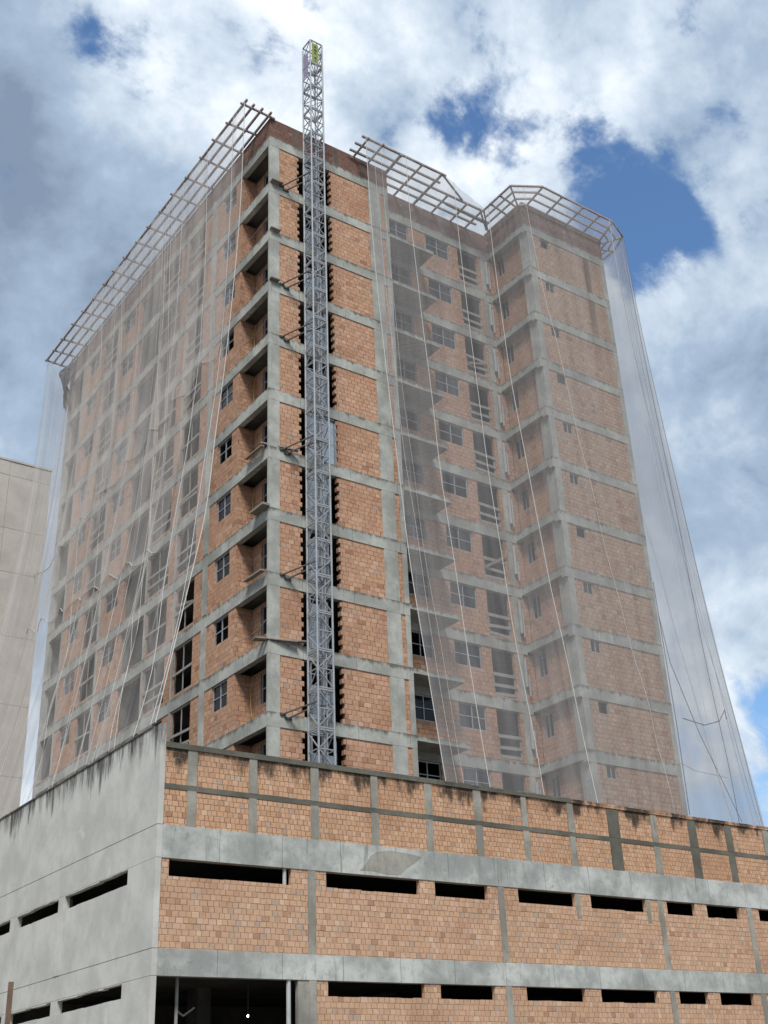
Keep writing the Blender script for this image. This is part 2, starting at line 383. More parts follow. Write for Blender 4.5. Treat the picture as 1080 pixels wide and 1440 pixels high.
for i in range(12):
    zf = max(Zk(i+1), zb); zt = Zk(i)-BT; zs = zf+1.15
    if i == 11: zs = zt-1.05
    z0 = zf
    # right front: brick either side of the toothed hoist opening
    holes = []
    z = z0; j = 0
    while z < zt-.01:
        ze = min(z+.2, zt); k = .10*(j % 2)+random.uniform(-.015, .015)
        holes.append((1.58-k, 3.30+k, z, ze)); z = ze; j += 1
    zz = [(h[0], h[1], h[2], h[3]) for h in holes]
    brickwork(('y', .03, .21, .52, 1.58, z0, zt, [(h[0], 1.6, h[2], h[3]) for h in zz if h[0] < 1.57]), ('y', .03, .21, 3.30, 5.56, z0, zt, [(3.2, h[1], h[2], h[3]) for h in zz if h[1] > 3.31]),
              ('y', .03, .21, 6.27, 6.5, z0, zt))
    # recessed right facade
    brickwork(('y', D+.03, D+.2, A+.25, 13.62, z0, zt, [(7.5, 8.87, zs, zt), (10.0, 11.52, zs, zt), (12.1, 13.42, zf+.08, zt)]),
              ('y', D+.03, D+.2, 13.95, B+.36, z0, zt))
    window('y', D+.08, 7.5, 8.87, zs, zt); window('y', D+.08, 10.0, 11.52, zs, zt)
    guard('y', D+.05, 12.1, 13.42, zf+.08, (1.0, .5, .1))
    # wing: side and front
    m = MB().wall('x', B+.36, B+.52, -W+.63, D, z0, zt+.12, [(.45, 1.02, zs, zt)])
    m.build('brick_wall', M['brick'], tower)
    window('x', B+.40, .45, 1.02, zs, zt, 2, 1, 'side_window')
    m = MB().wall('y', -W+.03, -W+.2, B+.52, E-.3, z0, zt, [(15.3, 15.92, zt-.6, zt)])
    m.build('brick_wall', M['brick_stain'], tower)
    window('y', -W+.07, 15.3, 15.92, zt-.6, zt, 2 if i % 3 else 1, 1, 'small_window', 'guard')
    # left facade
    hl = [(.13, 2.65, zf+.06, zt), (3.25, 4.55, zs, zt), (6.42, 8.25, zf+.12, zt), (9.1, 11.3, zf+.12, zt),
          (11.52, 14.15, zf+.06, zt), (14.85, 16.45, zs, zt), (17.2, 19.1, zf+.12, zt), (19.85, 21.3, zs, zt), (22.25, 24.0, zf+.06, zt)]
    m = MB().wall('x', .03, .2, 2.65, 24.0, z0, zt, hl[1:])
    m.build('brick_wall', M['brick'], tower)
    brickwork(('y', 2.66, 2.83, .2, .79, z0, zt), ('x', .8, .98, .25, 2.83, z0, zt, [(.7, 1.95, zf+.9, zt-.1)]), name='loggia_wall')
    window('x', .86, .7, 1.95, zf+.9, zt-.1, 2, 2, 'loggia_window')
    window('x', .09, 3.25, 4.55, zs, zt); window('x', .09, 14.85, 16.45, zs, zt); window('x', .09, 19.85, 21.3, zs, zt)
    for u0, u1 in ((6.42, 8.25), (9.1, 11.3), (17.2, 19.1)):
        window('x', .07, u0, u1, zf+.12, zt, 2, 1, 'door_frame', 'guard', .06, True)
        guard('x', .04, u0, u1, zf+.12, (.95,) if random.random() < .55 else (1.0, .5))
    for u0, u1 in ((11.52, 14.15), (22.25, 24.0)):
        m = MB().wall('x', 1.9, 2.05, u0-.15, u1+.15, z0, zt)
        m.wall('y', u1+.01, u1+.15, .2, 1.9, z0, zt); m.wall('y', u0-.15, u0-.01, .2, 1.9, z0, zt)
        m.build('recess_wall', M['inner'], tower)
    MB().box(5.2, 5.35, 2.0, L-.3, z0, zt+.35).build('added_partition', M['inner'], tower)  # inner walls added to keep the rooms behind the openings dark
    MB().box(1.0, A-.4, 3.2, 3.35, z0, zt+.35).build('added_partition', M['inner'], tower)
    MB().box(7.0, E-.3, 4.6, 4.75, z0, zt+.35).build('added_partition', M['inner'], tower)
    if i % 3 != 1:
        u = random.choice((7.0, 9.7, 12.3, 17.8)); tilt = random.uniform(-.25, .25)
        MB().bar((.55, u, z0), (.4, u+tilt, zt), .08, .08).build('prop', M['guard'], tower)
    if i % 2: MB().bar((.03, 6.5, zf+random.uniform(.3, 1.2)), (.03, 8.2, zf+random.uniform(.3, 1.6)), .03, .13).build('loose_board', M['plank'], tower)
    if i % 4 == 2: MB().bar((12.15, D-.02, zf+.6), (13.4, D-.02, zf+random.uniform(.9, 1.5)), .03, .14).build('loose_board', M['plank'], tower)
    # hidden sides closed with brick
    brickwork(('x', E-.2, E-.03, -W+.3, L-.2, z0, zt), ('y', L-.2, L-.03, .25, E-.21, z0, zt))
    # landing gate of the hoist in the toothed opening
    gh = (1.9, .95, 1.3, 1.95, 1.6, 2.2, 2.2, 1.9, 1.9, 1.35, 1.5, 1.9)[i]; gw = (.5, .7, .9, .9, .95, 1.3, .9, .8, .7, .85, .95, .7)[i]
    zg = zf+.02
    gt = MB().box(1.95, 1.95+gw, .13, .15, zg, min(zg+gh, zt-.1)); gt.box(1.95, 1.95+gw, .115, .13, zg+gh*.45, zg+gh*.45+.06)
    o = gt.build('landing_gate', M['gate'], tower)
    gf = MB().box(1.89, 1.945, .06, .16, zf+.01, zt-.01); gf.box(1.95+gw+.005, 1.95+gw+.09, .05, .16, zf+.01, zt-.2); gf.box(1.95, 1.95+gw, .06, .11, zt-.09, zt-.02)
    gf.build('gate_post', M['steel'], o)

# roof parapet
def parapet(ax, c0, c1, u0, u1, top, mat='parapet'):
    MB().wall(ax, c0, c1, u0, u1, ROOF, top).build('parapet', M[mat], tower)
PT, PW = 44.36, 44.62
parapet('y', .02, .2, 0.02, A, PT); parapet('x', A-.2, A-.02, .2, D+.2, PT-.005); parapet('y', D+.02, D+.2, A-.02, B+.02, PT-.01)
parapet('x', B+.02, B+.2, -W+.2, D+.2, PW-.005); parapet('y', -W+.02, -W+.2, B+.02, E-.02, PW)
parapet('x', E-.2, E-.02, -W+.2, L-.2, PW-.005); parapet('y', L-.2, L-.02, .02, E-.02, PT-.02); parapet('x', .022, .2, .2, L-.2, PT-.012)
for x in (1.35, 3.6, 5.2):
    MB().box(x, x+.22, .012, .1, ROOF, PT-.1).build('parapet_post', M['parapost'], tower)
for y in (1.6, 5.2, 8.9, 13.0, 17.3, 21.5):
    MB().box(.01, .1, y, y+.22, ROOF, PT-.1).build('parapet_post', M['parapost'], tower)
for x in (8.6, 11.3): MB().box(x, x+.22, D+.01, D+.1, ROOF, PT-.1).build('parapet_post', M['parapost'], tower)

# ------------------------------------------------------------------ parking podium
PX, PY = -5.864, -3.647
XE, YE = 36.0, 40.0
pod = thing('parking_block', 'low brick and concrete parking block with long slot openings in front of the tower', 'parking garage', (PX, PY, 0))
B1, B1b, B2, B2b = 9.845, 8.879, 6.341, 5.607
MB().box(PX+.18, XE, PY, PY+.3, B1b, B1).build('beam', M['beam'], pod)
MB().box(PX+.18, XE, PY, PY+.3, B2b, B2).build('beam', M['beam'], pod)
def patch(poly, mat):
    n_ = len(poly); m = MB(); m.v = [(x, PY-.006, z) for x, z in poly]+[(x, PY+.01, z) for x, z in poly]
    m.f = [list(range(n_)), list(range(n_, 2*n_))[::-1]]+[[i, (i+1) % n_, n_+(i+1) % n_, n_+i] for i in range(n_)]
    m.build('mortar_patch', M[mat], pod)
patch([(1.35, 9.0), (1.6, 9.22), (1.8, 9.5), (2.1, 9.66), (2.6, 9.74), (3.3, 9.7), (3.9, 9.62), (3.6, 9.4), (3.25, 9.2), (3.0, 8.98), (2.4, 8.95), (1.9, 9.02)], 'mortar')
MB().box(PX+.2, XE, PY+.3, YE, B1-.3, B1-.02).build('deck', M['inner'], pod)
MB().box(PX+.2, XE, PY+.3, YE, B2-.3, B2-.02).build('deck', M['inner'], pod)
cols = [(-4.9, -4.6), (-2.76, -2.49), (-.48, -.18), (1.9, 2.2), (4.19, 4.47), (6.39, 6.7), (8.62, 8.9), (10.9, 11.2), (13.0, 13.6), (15.4, 15.75), (17.55, 18.03), (19.8, 20.2), (22.2, 22.55), (24.5, 24.85), (26.8, 27.1), (29.1, 29.4)]
# upper wall: brick panels between little posts and a mid band
edges = [PX+.18] + [v for c in cols for v in c] + [XE]
for a, b in zip(edges[0::2], edges[1::2]):
    m = MB(); r = .03+random.uniform(-.008, .008)
    m.wall('y', PY+r, PY+.2, a, b, B1, 10.93); m.build('brick_panel', M['brick_par'], pod)
    MB().wall('y', PY+r+.004, PY+.2, a, b, 11.09, 12.2).build('brick_panel', M['brick_par'], pod)
MB().box(PX+.18, XE, PY+.012, PY+.22, 10.93, 11.09).build('tie_band', M['mossy'], pod)
for n, (a, b) in enumerate(cols):
    dark = a > 12.5
    m = MB().box(a, b, PY+.005, PY+.2, B1, 10.93); m.box(a+random.uniform(-.03, .03), b+random.uniform(-.03, .03), PY+.005, PY+.2, 11.09, 12.2)
    m.build('wall_post', M['mossy' if dark and n % 3 else 'mortar'], pod)
m = MB().box(PX+.18, 11.15, PY-.02, PY+.24, 12.2, 12.37); m.build('coping', M['mossy'], pod)
m = MB()
x = 11.15
while x < XE:
    w = random.uniform(1.2, 1.9); m.box(x, min(x+w-.015, XE), PY-.02+random.uniform(-.008, .008), PY+.24, 12.2, 12.34+random.uniform(-.012, .012)); x += w
m.build('coping', M['brick_par'], pod, label='coping of flat clay blocks')
# slotted floors
slots = [(-5.42, -1.22), (.07, 3.77), (4.42, 6.72), (8.12, 10.86), (11.64, 14.52), (15.68, 17.28), (17.96, 19.92), (21.1, 23.2), (24.0, 26.0), (28.0, 30.0)]
bays = [(PX+.18, -.62), (-.35, 7.18), (7.45, 15.18), (15.45, 20.35), (20.65, 27.2), (27.5, XE)]
for a, b in bays:
    def hs(z0, z1, skip=False):
        r = []
        for u0, u1 in slots:
            if a <= u0 and u1 <= b:
                u = u0                       # lower lip is a ragged course of bricks
                while u < u1:
                    w = min(random.uniform(.35, .9), u1-u); r.append((round(u, 3), round(u+w, 3), z0+random.choice((-.012, 0, 0, 0, .012)), z1+.01)); u += w
        return r
    MB().wall('y', PY+.03, PY+.2, a, b, B2, B1b, hs(8.38, B1b)).build('brick_panel', M['brick_pod'], pod)
    if a > -1: MB().wall('y', PY+.03, PY+.2, a, b, 0, B2b, hs(5.16, B2b)).build('brick_panel', M['brick_pod'], pod)
for a, b in ((-.62, -.35), (7.18, 7.45), (15.18, 15.45), (20.35, 20.65), (27.2, 27.5)):
    m = MB().box(a, b, PY+.008, PY+.3, B2, B1b); m.box(a, b, PY+.008, PY+.3, 0, B2b); m.build('column', M['mortar'], pod)
MB().box(-1.0, -.62, PY+.03, PY+.2, 0, B2b).build('brick_panel', M['mortar'], pod, label='bare concrete jamb of the big opening')
for a in slots[3:5]:
    MB().box(a[1]+.02, a[1]+.22, PY+.02, PY+.2, 8.0, B1b).build('jamb', M['mortar'], pod)
# left wall, smooth render, slots
sl = [(-1.7, 3.34), (3.9, 7.9), (8.6, 13.2), (13.8, 18.2)]
def ragged(y0, y1, z0, z1):
    r = []; u = y0
    while u < y1:
        w = min(random.uniform(.3, .8), y1-u); r.append((round(u, 3), round(u+w, 3), z0+random.uniform(-.008, .01), z1+random.uniform(-.025, .015))); u += w
    return r
m = MB().wall('x', PX, PX+.18, PY, YE, 9.852, 12.94); m.build('rendered_wall', M['plaster'], pod)
m = MB().wall('x', PX+.008, PX+.18, PY+.006, YE, 8.886, 9.838); m.build('rendered_wall', M['plaster'], pod)
m = MB().wall('x', PX, PX+.18, PY, YE, 6.348, 8.872, [h for a, b in sl for h in ragged(a, b, 8.4, 8.84)]); m.build('rendered_wall', M['plaster'], pod)
m = MB().wall('x', PX+.008, PX+.18, PY+.006, YE, 5.614, 6.334); m.build('rendered_wall', M['plaster'], pod)
m = MB().wall('x', PX, PX+.18, PY, YE, 0, 5.6, [h for a, b in sl for h in ragged(a, b, 5.17, 5.57)]); m.build('rendered_wall', M['plaster'], pod)
for z in (9.838, 8.872, 6.334, 5.6):
    MB().box(PX+.03, PX+.17, PY+.02, YE, z, z+.014).build('joint', M['frame_d'], pod)
MB().box(PX-.035, PX+.2, PY+.6, YE, 12.942, 13.0).build('coping', M['mossy'], pod)
for y in (3.38, 13.3):
    m = MB().box(PX-.012, PX+.01, y, y+.48, 6.36, 8.86); m.box(PX-.012, PX+.01, y, y+.48, .2, 5.59); m.build('pilaster', M['plaster'], pod)
MB().box(PX+.2, PX+.3, 3.4, 3.8, 5.7, 8.8).build('column', M['inner'], pod)
# other sides and dark interior
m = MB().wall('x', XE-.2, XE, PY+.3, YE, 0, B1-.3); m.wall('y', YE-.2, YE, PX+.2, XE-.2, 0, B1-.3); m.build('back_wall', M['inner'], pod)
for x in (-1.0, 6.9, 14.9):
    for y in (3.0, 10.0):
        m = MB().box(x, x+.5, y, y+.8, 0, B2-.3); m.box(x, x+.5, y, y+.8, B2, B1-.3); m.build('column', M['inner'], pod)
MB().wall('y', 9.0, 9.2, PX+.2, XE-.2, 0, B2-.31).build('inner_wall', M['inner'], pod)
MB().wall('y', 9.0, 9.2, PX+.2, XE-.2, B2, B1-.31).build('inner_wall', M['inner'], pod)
m = MB().tube([(-1.3, PY+.1, 0), (-1.3, PY+.1, B2b)], .07); m.build('downpipe', M['pvc'], pod)
m = MB().tube([(-1.42, PY+.12, B2), (-1.42, PY+.12, B1b)], .06); m.build('downpipe', M['pvc'], pod)
m = MB().tube([(-4.72, -3.0, 0), (-4.72, -3.0, B2-.32)], .05); m.tube([(-4.72, -3.0, 4.75), (-4.3, -2.6, 4.65), (-3.8, -2.3, 4.9)], .03); m.build('downpipe', M['guard'], pod)
lamp = thing('hanging_lamp', 'bare lit bulb hanging in the dark open bay at street level', 'lamp', (-1.15, -.8, 5.2))
MB().tube([(-1.15, -.8, 4.86), (-1.15, -.8, B2-.31)], .012, 6).build('cord', M['frame_d'], lamp)
bm_ = MB()
for a in range(6):
    th = math.pi*a/5
    for b in range(10):
        ph = 2*math.pi*b/10; bm_.v.append((-1.15+.026*math.sin(th)*math.cos(ph), -.8+.026*math.sin(th)*math.sin(ph), 4.825+.04*math.cos(th)))
for a in range(5):
    for b in range(10): bm_.f.append([a*10+b, a*10+(b+1) % 10, (a+1)*10+(b+1) % 10, (a+1)*10+b])
bm_.build('bulb', M['glow'], lamp)

# ------------------------------------------------------------------ hoist mast
mast = thing('hoist_mast', 'tall galvanised lattice hoist mast climbing the tower front past the roof', 'hoist mast', (1.6, -1.1, B1))
my0, my1, mw = -1.45, -.77, .68
mx = lambda z: 1.25 + (z-13)*.0045
zt_m, zb_m = 48.75, B1
P4 = lambda z: [(mx(z), my0, z), (mx(z)+mw, my0, z), (mx(z)+mw, my1, z), (mx(z), my1, z)]
for i in range(4):
    top = zt_m + (.22, .25, .55, .1)[i]
    p, q = Vector(P4(zb_m)[i]), Vector(P4(top)[i])
    MB().tube([p, q], .042, 8).build('mast_leg', M['steel'], mast)
z = zb_m; n = 0
SEC = 1.508
while z < zt_m-.5:
    m = MB(); last = z + SEC > zt_m-.5
    for zz, r in ((z+.03, .055), (z+SEC/2, .04), (z+SEC-.05, .055)):
        Q = P4(zz)
        for i in range(4): m.bar(Q[i], Q[(i+1) % 4], r*.9, r)
    a, b, c = P4(z+.05), P4(z+SEC/2), P4(z+SEC-.06)
    for i in range(4):
        j = (i+1) % 4
        if (i+n) % 2: m.bar(a[i], b[j], .032); m.bar(b[j], c[i], .032)
        else: m.bar(a[j], b[i], .032); m.bar(b[i], c[j], .032)
    m.bar(a[0], a[2], .03)
    # rack along the wall-side face
    m.bar(((a[0][0]+a[1][0])/2+.05, my0+.03, z), ((c[0][0]+c[1][0])/2+.05, my0+.03, z+SEC-.01), .03, .03)
    m.build('mast_section', M['steel'], mast); z += SEC; n += 1
zt2 = zt_m+.1
x0 = mx(zt_m)
y_ = MB().bar((x0+.27, my0-.01, zt2-1.35), (x0+.27, my0-.01, zt2), .36, .02, (0, 1, 0)); sg = y_.build('top_plate', M['yellow'], mast, label='yellow green plate with dark marks')
m = MB()
for h, w in ((.2, .13), (.42, .16), (.62, .1), (.95, .12), (1.14, .05)):
    m.box(x0+.27-w/2, x0+.27+w/2, my0-.032, my0-.023, zt2-h-.07, zt2-h+.05)
m.build('print', M['letter'], sg)
MB().bar((x0-.01, my0+.42, zt2-1.95), (x0-.01, my0+.42, zt2-.5), .02, .42, (0, 1, 0)).build('side_plate', M['mauve'], mast)
m = MB().tube([(x0+.50, my0-.02, zt2-.15), (x0+.58, my0-.1, zt2-.5), (x0+.47, my0-.05, zt2-.8), (x0+.6, my0-.05, zt2-1.15), (x0+.5, my0, zt2-1.6)], .014, 6)
m.build('cable', M['tie'], mast)
MB().bar((2.27, -.24, zb_m), (2.37, -.24, ROOF-.3), .2, .14, (0, 1, 0)).build('cable_guide', M['steel'], mast)
for k in (1, 3, 4, 6, 8, 10):
    z = Zk(k)-.13
    m = MB()
    m.bar((mx(z)+.02, my1, z+.18), (.86, -.03, z-.02), .05, .05); m.bar((mx(z)+.02, my0, z+.30), (.62, -.03, z+.10), .045, .045)
    m.bar((mx(z)+mw, my1, z+.2), (2.55, -.03, z+.02), .07, .07); m.bar((mx(z)+mw, my0, z+.3), (mx(z), my1, z+.15), .05, .05)
    m.box(.72, 1.0, -.05, -.005, z-.08, z+.02); m.box(.5, .74, -.06, -.006, z+.06, z+.14)
    m.build('wall_tie', M['tie'], mast)

# ------------------------------------------------------------------ planks and conduits in the corner bays
word = ['topmost', 'second', 'third', 'fourth', 'fifth', 'sixth', 'seventh', 'eighth', 'ninth', 'tenth', 'eleventh']
def plank(p, q, w, h, label):
    tag(MB().bar(p, q, w, h).build('plank', M['plank']), label, 'plank', 'boards left on the slab edges at the tower corner')
z = Zk(9)
plank((-.42, .45, z+.06), (1.6, -.16, z+.12), .22, .05, 'long grey board jutting past the corner, upper one of two on the ninth beam')
plank((-.5, .16, z+.02), (1.15, -.2, z+.03), .16, .045, 'shorter dark board under a longer one on the ninth beam below the roof')
z = Zk(8); plank((-.18, .1, z+.05), (-.18, 1.5, z+.09), .2, .06, 'splintered board lying along the loggia lip on the eighth beam below the roof')
z = Zk(7); plank((-.16, -.1, z+.045), (-.16, .95, z+.05), .34, .09, 'dark timber box beam end sitting at the corner on the seventh beam below the roof')
z = Zk(6); plank((-.2, .35, z+.22), (1.25, -.25, z-.02), .16, .06, 'dark sloping board running from the corner to the hoist on the sixth beam')
z = Zk(6); plank((-.17, .2, z+.04), (-.17, 1.6, z+.07), .15, .05, 'thin board along the loggia lip beside the sloping board, sixth beam down')
z = Zk(1); plank((.03, -.12, z+.04), (.62, -.12, z+.05), .2, .06, 'small dark board on the first beam below the roof band')
z = Zk(2); plank((.0, -.1, z+.04), (.5, -.1, z+.05), .16, .06, 'small dark board on the second beam below the roof band')
z = Zk(3); plank((.0, -.1, z+.04), (.45, -.1, z+.05), .18, .05, 'small dark board on the third beam below the roof band')
for i in (3, 4, 6, 9):
    zt = Zk(i)-BT
    pts = [(.74-.1*math.sin(t*3), 2.5-.1*t, zt-.1-1.9*t) for t in (0, .2, .4, .6, .8, 1)]
    tag(MB().tube(pts, .018, 6).build('conduit', M['conduit']), 'yellow flexible conduit hanging in the %s corner loggia from the top' % word[i], 'conduit', 'yellow conduits hanging in the corner loggias')
for i, a in ((1, .3), (3, .55), (8, .4)):
    zt = Zk(i)-BT-1.5
    pts = [(-.02+.0*t, 2.62-2.4*t, zt-a*4*t*(1-t)*.45) for t in (0, .15, .3, .5, .7, .85, 1)]
    tag(MB().tube(pts, .014, 6).build('cable', M['guard']), 'slack pale cable strung across the %s corner loggia from the top' % word[i], 'cable', 'cables across the corner loggias')

# ------------------------------------------------------------------ safety canopies at the roof
CZ = 44.42
can = thing('safety_canopy', 'long timber lattice canopy sticking out along the left roof edge', 'safety canopy', (0, 12, CZ))
ys = [-.05, 1.36, 2.76, 4.17, 5.79, 7.28, 8.81, 10.2, 11.6, 13.2, 14.6, 15.95, 17.46, 18.9, 20.37, 22.1, 23.5, 24.8]
for x in (-1.42, -.98, -.52, -.06):
    d = random.uniform(-.02, .02)
    MB().bar((x, -.35+(.1 if x > -1 else 0), CZ+d), (x, 25.0, CZ-d), .1, .09).build('rail', M['wood'], can)
for y in ys:
    a = random.uniform(-.05, .05)
    MB().bar((-1.6+random.uniform(-.06, .06), y+a, CZ-.085), (.25, y-a, CZ-.085), .085, .08).build('crossbar', M['wood'], can)
def sheet(rows, nu, nv, fn):
    m = MB(); m.uv = []
    for i in range(nu+1):
        for j in range(nv+1):
            p, uv = fn(i/nu, j/nv); m.v.append(p); m.uv.append(uv)
    for i in range(nu):
        for j in range(nv): m.f.append([i*(nv+1)+j, (i+1)*(nv+1)+j, (i+1)*(nv+1)+j+1, i*(nv+1)+j+1])
    return m
m = sheet(0, 60, 6, lambda s, t: ((-1.42+1.38*t, -.2+25*s, CZ+.055+.03*math.sin(9*s*6.3)*math.sin(3.14*t)), (s*25, t*1.4)))
m.build('canopy_net', M['net_c'], can, True)

can2 = thing('safety_canopy', 'timber lattice canopy over the middle of the right front, stepping back to the inner corner', 'safety canopy', (9, 0, CZ))
for y, x0, x1 in ((-1.28, 4.42, 9.55), (-.72, 4.38, 9.6), (-.22, 4.4, 12.95), (.35, 6.95, 13.6), (.82, 7.3, 13.2)):
    dd = random.uniform(-.02, .02)
    MB().bar((x0, y, CZ+dd), (x1, y, CZ-dd), .1, .09).build('rail', M['wood'], can2)
MB().bar((10.9, .44, CZ+.09), (13.7, .48, CZ+.05), .15, .1).build('rail', M['wood'], can2)
MB().bar((9.3, -1.25, CZ+.08), (11.45, -.24, CZ+.05), .08, .08).build('brace', M['wood'], can2)
for x, a, b, w in ((4.75, -1.45, .1, .08), (5.6, -1.5, .1, .08), (6.75, -1.35, .2, .14), (8.05, -1.35, 1.3, .09), (9.3, -1.4, 1.3, .12), (10.5, -.25, 1.3, .09), (11.75, -.28, 1.35, .09), (12.75, -.3, 1.3, .09)):
    MB().bar((x-.04, a, CZ-.085), (x+.04, b, CZ-.085), w, .08).build('crossbar', M['wood'], can2)
MB().bar((12.8, -.1, CZ-.08), (13.9, .8, CZ-.08), .09, .08).build('crossbar', M['wood'], can2)
m = sheet(0, 24, 5, lambda s, t: ((4.5+8.3*s, (-1.27+ (1.02*min(1, max(0, (s-.58)/.24))))*(1-t)+t*(0 if s < .28 else 1.2), CZ+.06), (s*8, t*1.5)))
m.build('canopy_net', M['net_c'], can2, True)

can3 = thing('safety_canopy', 'many-sided timber lattice canopy wrapping round the top of the right wing', 'safety canopy', (17, -2, CZ))
rings = []
for k in range(4):
    f = k/3.0
    lerp = lambda a, b: (a[0]+(b[0]-a[0])*f, a[1]+(b[1]-a[1])*f, CZ + random.uniform(-.015, .015))
    rings.append([lerp((12.83, -.3), (14.1, .9)), lerp((12.81, -2.5), (14.12, -1.55)), lerp((14.25, -3.32), (14.45, -1.83)), lerp((19.3, -3.3), (19.75, -1.83)), lerp((20.62, -2.75), (20.02, -1.7)), lerp((21.12, -1.65), (20.02, -1.2)), lerp((21.15, 1.2), (20.02, 1.3)), lerp((21.15, 6.0), (20.02, 6.0))])
for r in rings:
    for p, q in zip(r[:-1], r[1:]): MB().bar(p, q, .075, .09).build('rail', M['wood'], can3)
for a, b in [(rings[0][i], rings[3][i]) for i in range(len(rings[0]))]+[((x, -3.4, CZ), (x+.2, -1.7, CZ)) for x in (15.6, 17.1, 18.3)]+[((12.7, y, CZ), (14.2, y+.25, CZ)) for y in (-.95, -1.7)]+[((20.0, y, CZ), (21.2, y, CZ)) for y in (-.6, .4, 3.0)]:
    MB().bar((a[0], a[1], CZ-.085), (b[0], b[1], CZ-.085), .08, .08).build('crossbar', M['wood'], can3)
m = MB(); m.uv = []
for p, q in zip(rings[0], rings[3]): m.v += [(p[0], p[1], CZ+.06), (q[0], q[1], CZ+.06)]; m.uv += [(p[0], 0), (p[0], 1.4)]
m.f = [[2*i, 2*i+2, 2*i+3, 2*i+1] for i in range(len(rings[0])-1)]
m.build('canopy_net', M['net_c'], can3)

# ------------------------------------------------------------------ debris nets
def poly_at(P, f):
    f *= len(P)-1; i = min(int(f), len(P)-2); g = f-i
    return [P[i][k]+(P[i+1][k]-P[i][k])*g for k in range(len(P[0]))]
def net_point(top, bot, s, t, n, z0, z1, fold, amp):
    a = poly_at(top, s); b = poly_at(bot, s); w = t**(n-.35*min(1, max(0, (s-.6)/.15)) if amp < .1 else n)
    x = a[0]+(b[0]-a[0])*w; y = a[1]+(b[1]-a[1])*w
    z = z0+(z1-z0)*t
    f = amp*(.3+.7*math.sin(math.pi*min(1, t*1.1)))*(math.sin(fold*s+2*math.sin(5*s)+1.5*t)+.5*math.sin(2.7*fold*s+3*t+1)+(1.6*math.sin(31*s+2.5*t) if s > .74 and amp < .1 else 0))
    return [x, y, z], f
def make_net(name, label, top, bot, n, mat, fold, amp, nrm, nu, nv, seams, zb_, loc, extra=(), hems=()):
    root = thing(name, label, 'debris net', loc)
    z0, z1 = CZ-.03, zb_
    def fn(s, t, off=0.0):
        p, f = net_point(top, bot, s, t, n, z0, z1, fold, amp)
        nx, ny = nrm(s); f += off + amp*.8*math.sin(2.2*fold*s+6*t+2*math.sin(9*t+20*s))*t; p[0] += nx*f; p[1] += ny*f
        return tuple(p), (s*30, t*32)
    sheet(0, nu, nv, fn).build('net_sheet', M[mat], root, True)
    for s0, s1, ta, tb, off in extra:                    # a second layer, hemmed part of the way down
        def fx(s, t):
            q = s0+(s1-s0)*s; te = ta+(tb-ta)*s + .008*math.sin(50*s)
            p, uv = fn(q, t*te, off*t); return p, (uv[0]+.5, uv[1]+3)
        sheet(0, int(nu*(s1-s0)), 24, fx).build('net_sheet', M[mat], root, True)
        pts = []
        for j in range(41):
            p, _ = fx(j/40, 1.0); nx, ny = nrm(s0); pts.append((p[0]+nx*.02, p[1]+ny*.02, p[2]))
        MB().tube(pts, .014, 6).build('hem_rope', M['rope'], root)
    for s0, s1, r, rm in seams:
        pts = []; ph = random.uniform(0, 6)
        for j in range(37):
            t = j/36; wob = .0016*math.sin(9*t+ph)*math.sin(math.pi*t) + .0008*math.sin(25*t+2*ph)*math.sin(math.pi*t)
            p, _ = fn(max(0, s0+(s1-s0)*t**1.4+(wob if s0 > 0 else 0)), t); nx, ny = nrm(s0)
            pts.append((p[0]+nx*.02, p[1]+ny*.02, p[2]))
        MB().tube(pts, r, 6).build('seam_rope', M[rm], root)
    for pts, r, rm in hems: MB().tube(pts, r, 6).build('tie_rope', M[rm], root)
    return root
# left: hangs from the canopy to the top of the rendered wall
topL = [(-1.44, -.22), (-1.44, 6), (-1.44, 12), (-1.44, 18.5), (-1.3, 25.1), (.2, 26.2), (2.2, 26.3)]
botL = [(-5.92, -3.5), (-5.92, 2.2), (-5.92, 8.5), (-5.92, 15.0), (-5.6, 23.0), (-4.2, 26.5), (-.6, 28.0)]
seamsL = [(0, 0, .015, 'rope'), (.03, .008, .011, 'rope')]
for s0, s1 in ((.10, .05), (.20, .10), (.215, .16), (.225, .105), (.235, .20), (.30, .24), (.37, .25), (.385, .33), (.44, .31), (.48, .44), (.17, .155)):
    seamsL.append((s0, s1, random.choice((.006, .008, .011)), 'rope'))
make_net('debris_net', 'pale mesh net hung over the left facade and tied to the grey rendered wall', topL, botL, 2.2, 'net_l', 95, .11,
         lambda s: (-1, 0) if s < .68 else (0, 1), 300, 48, seamsL, 12.96, (-3, 8, 12.9),
         [(.02, .55, .44, .55, .05), (.10, .52, .72, .66, .07)])
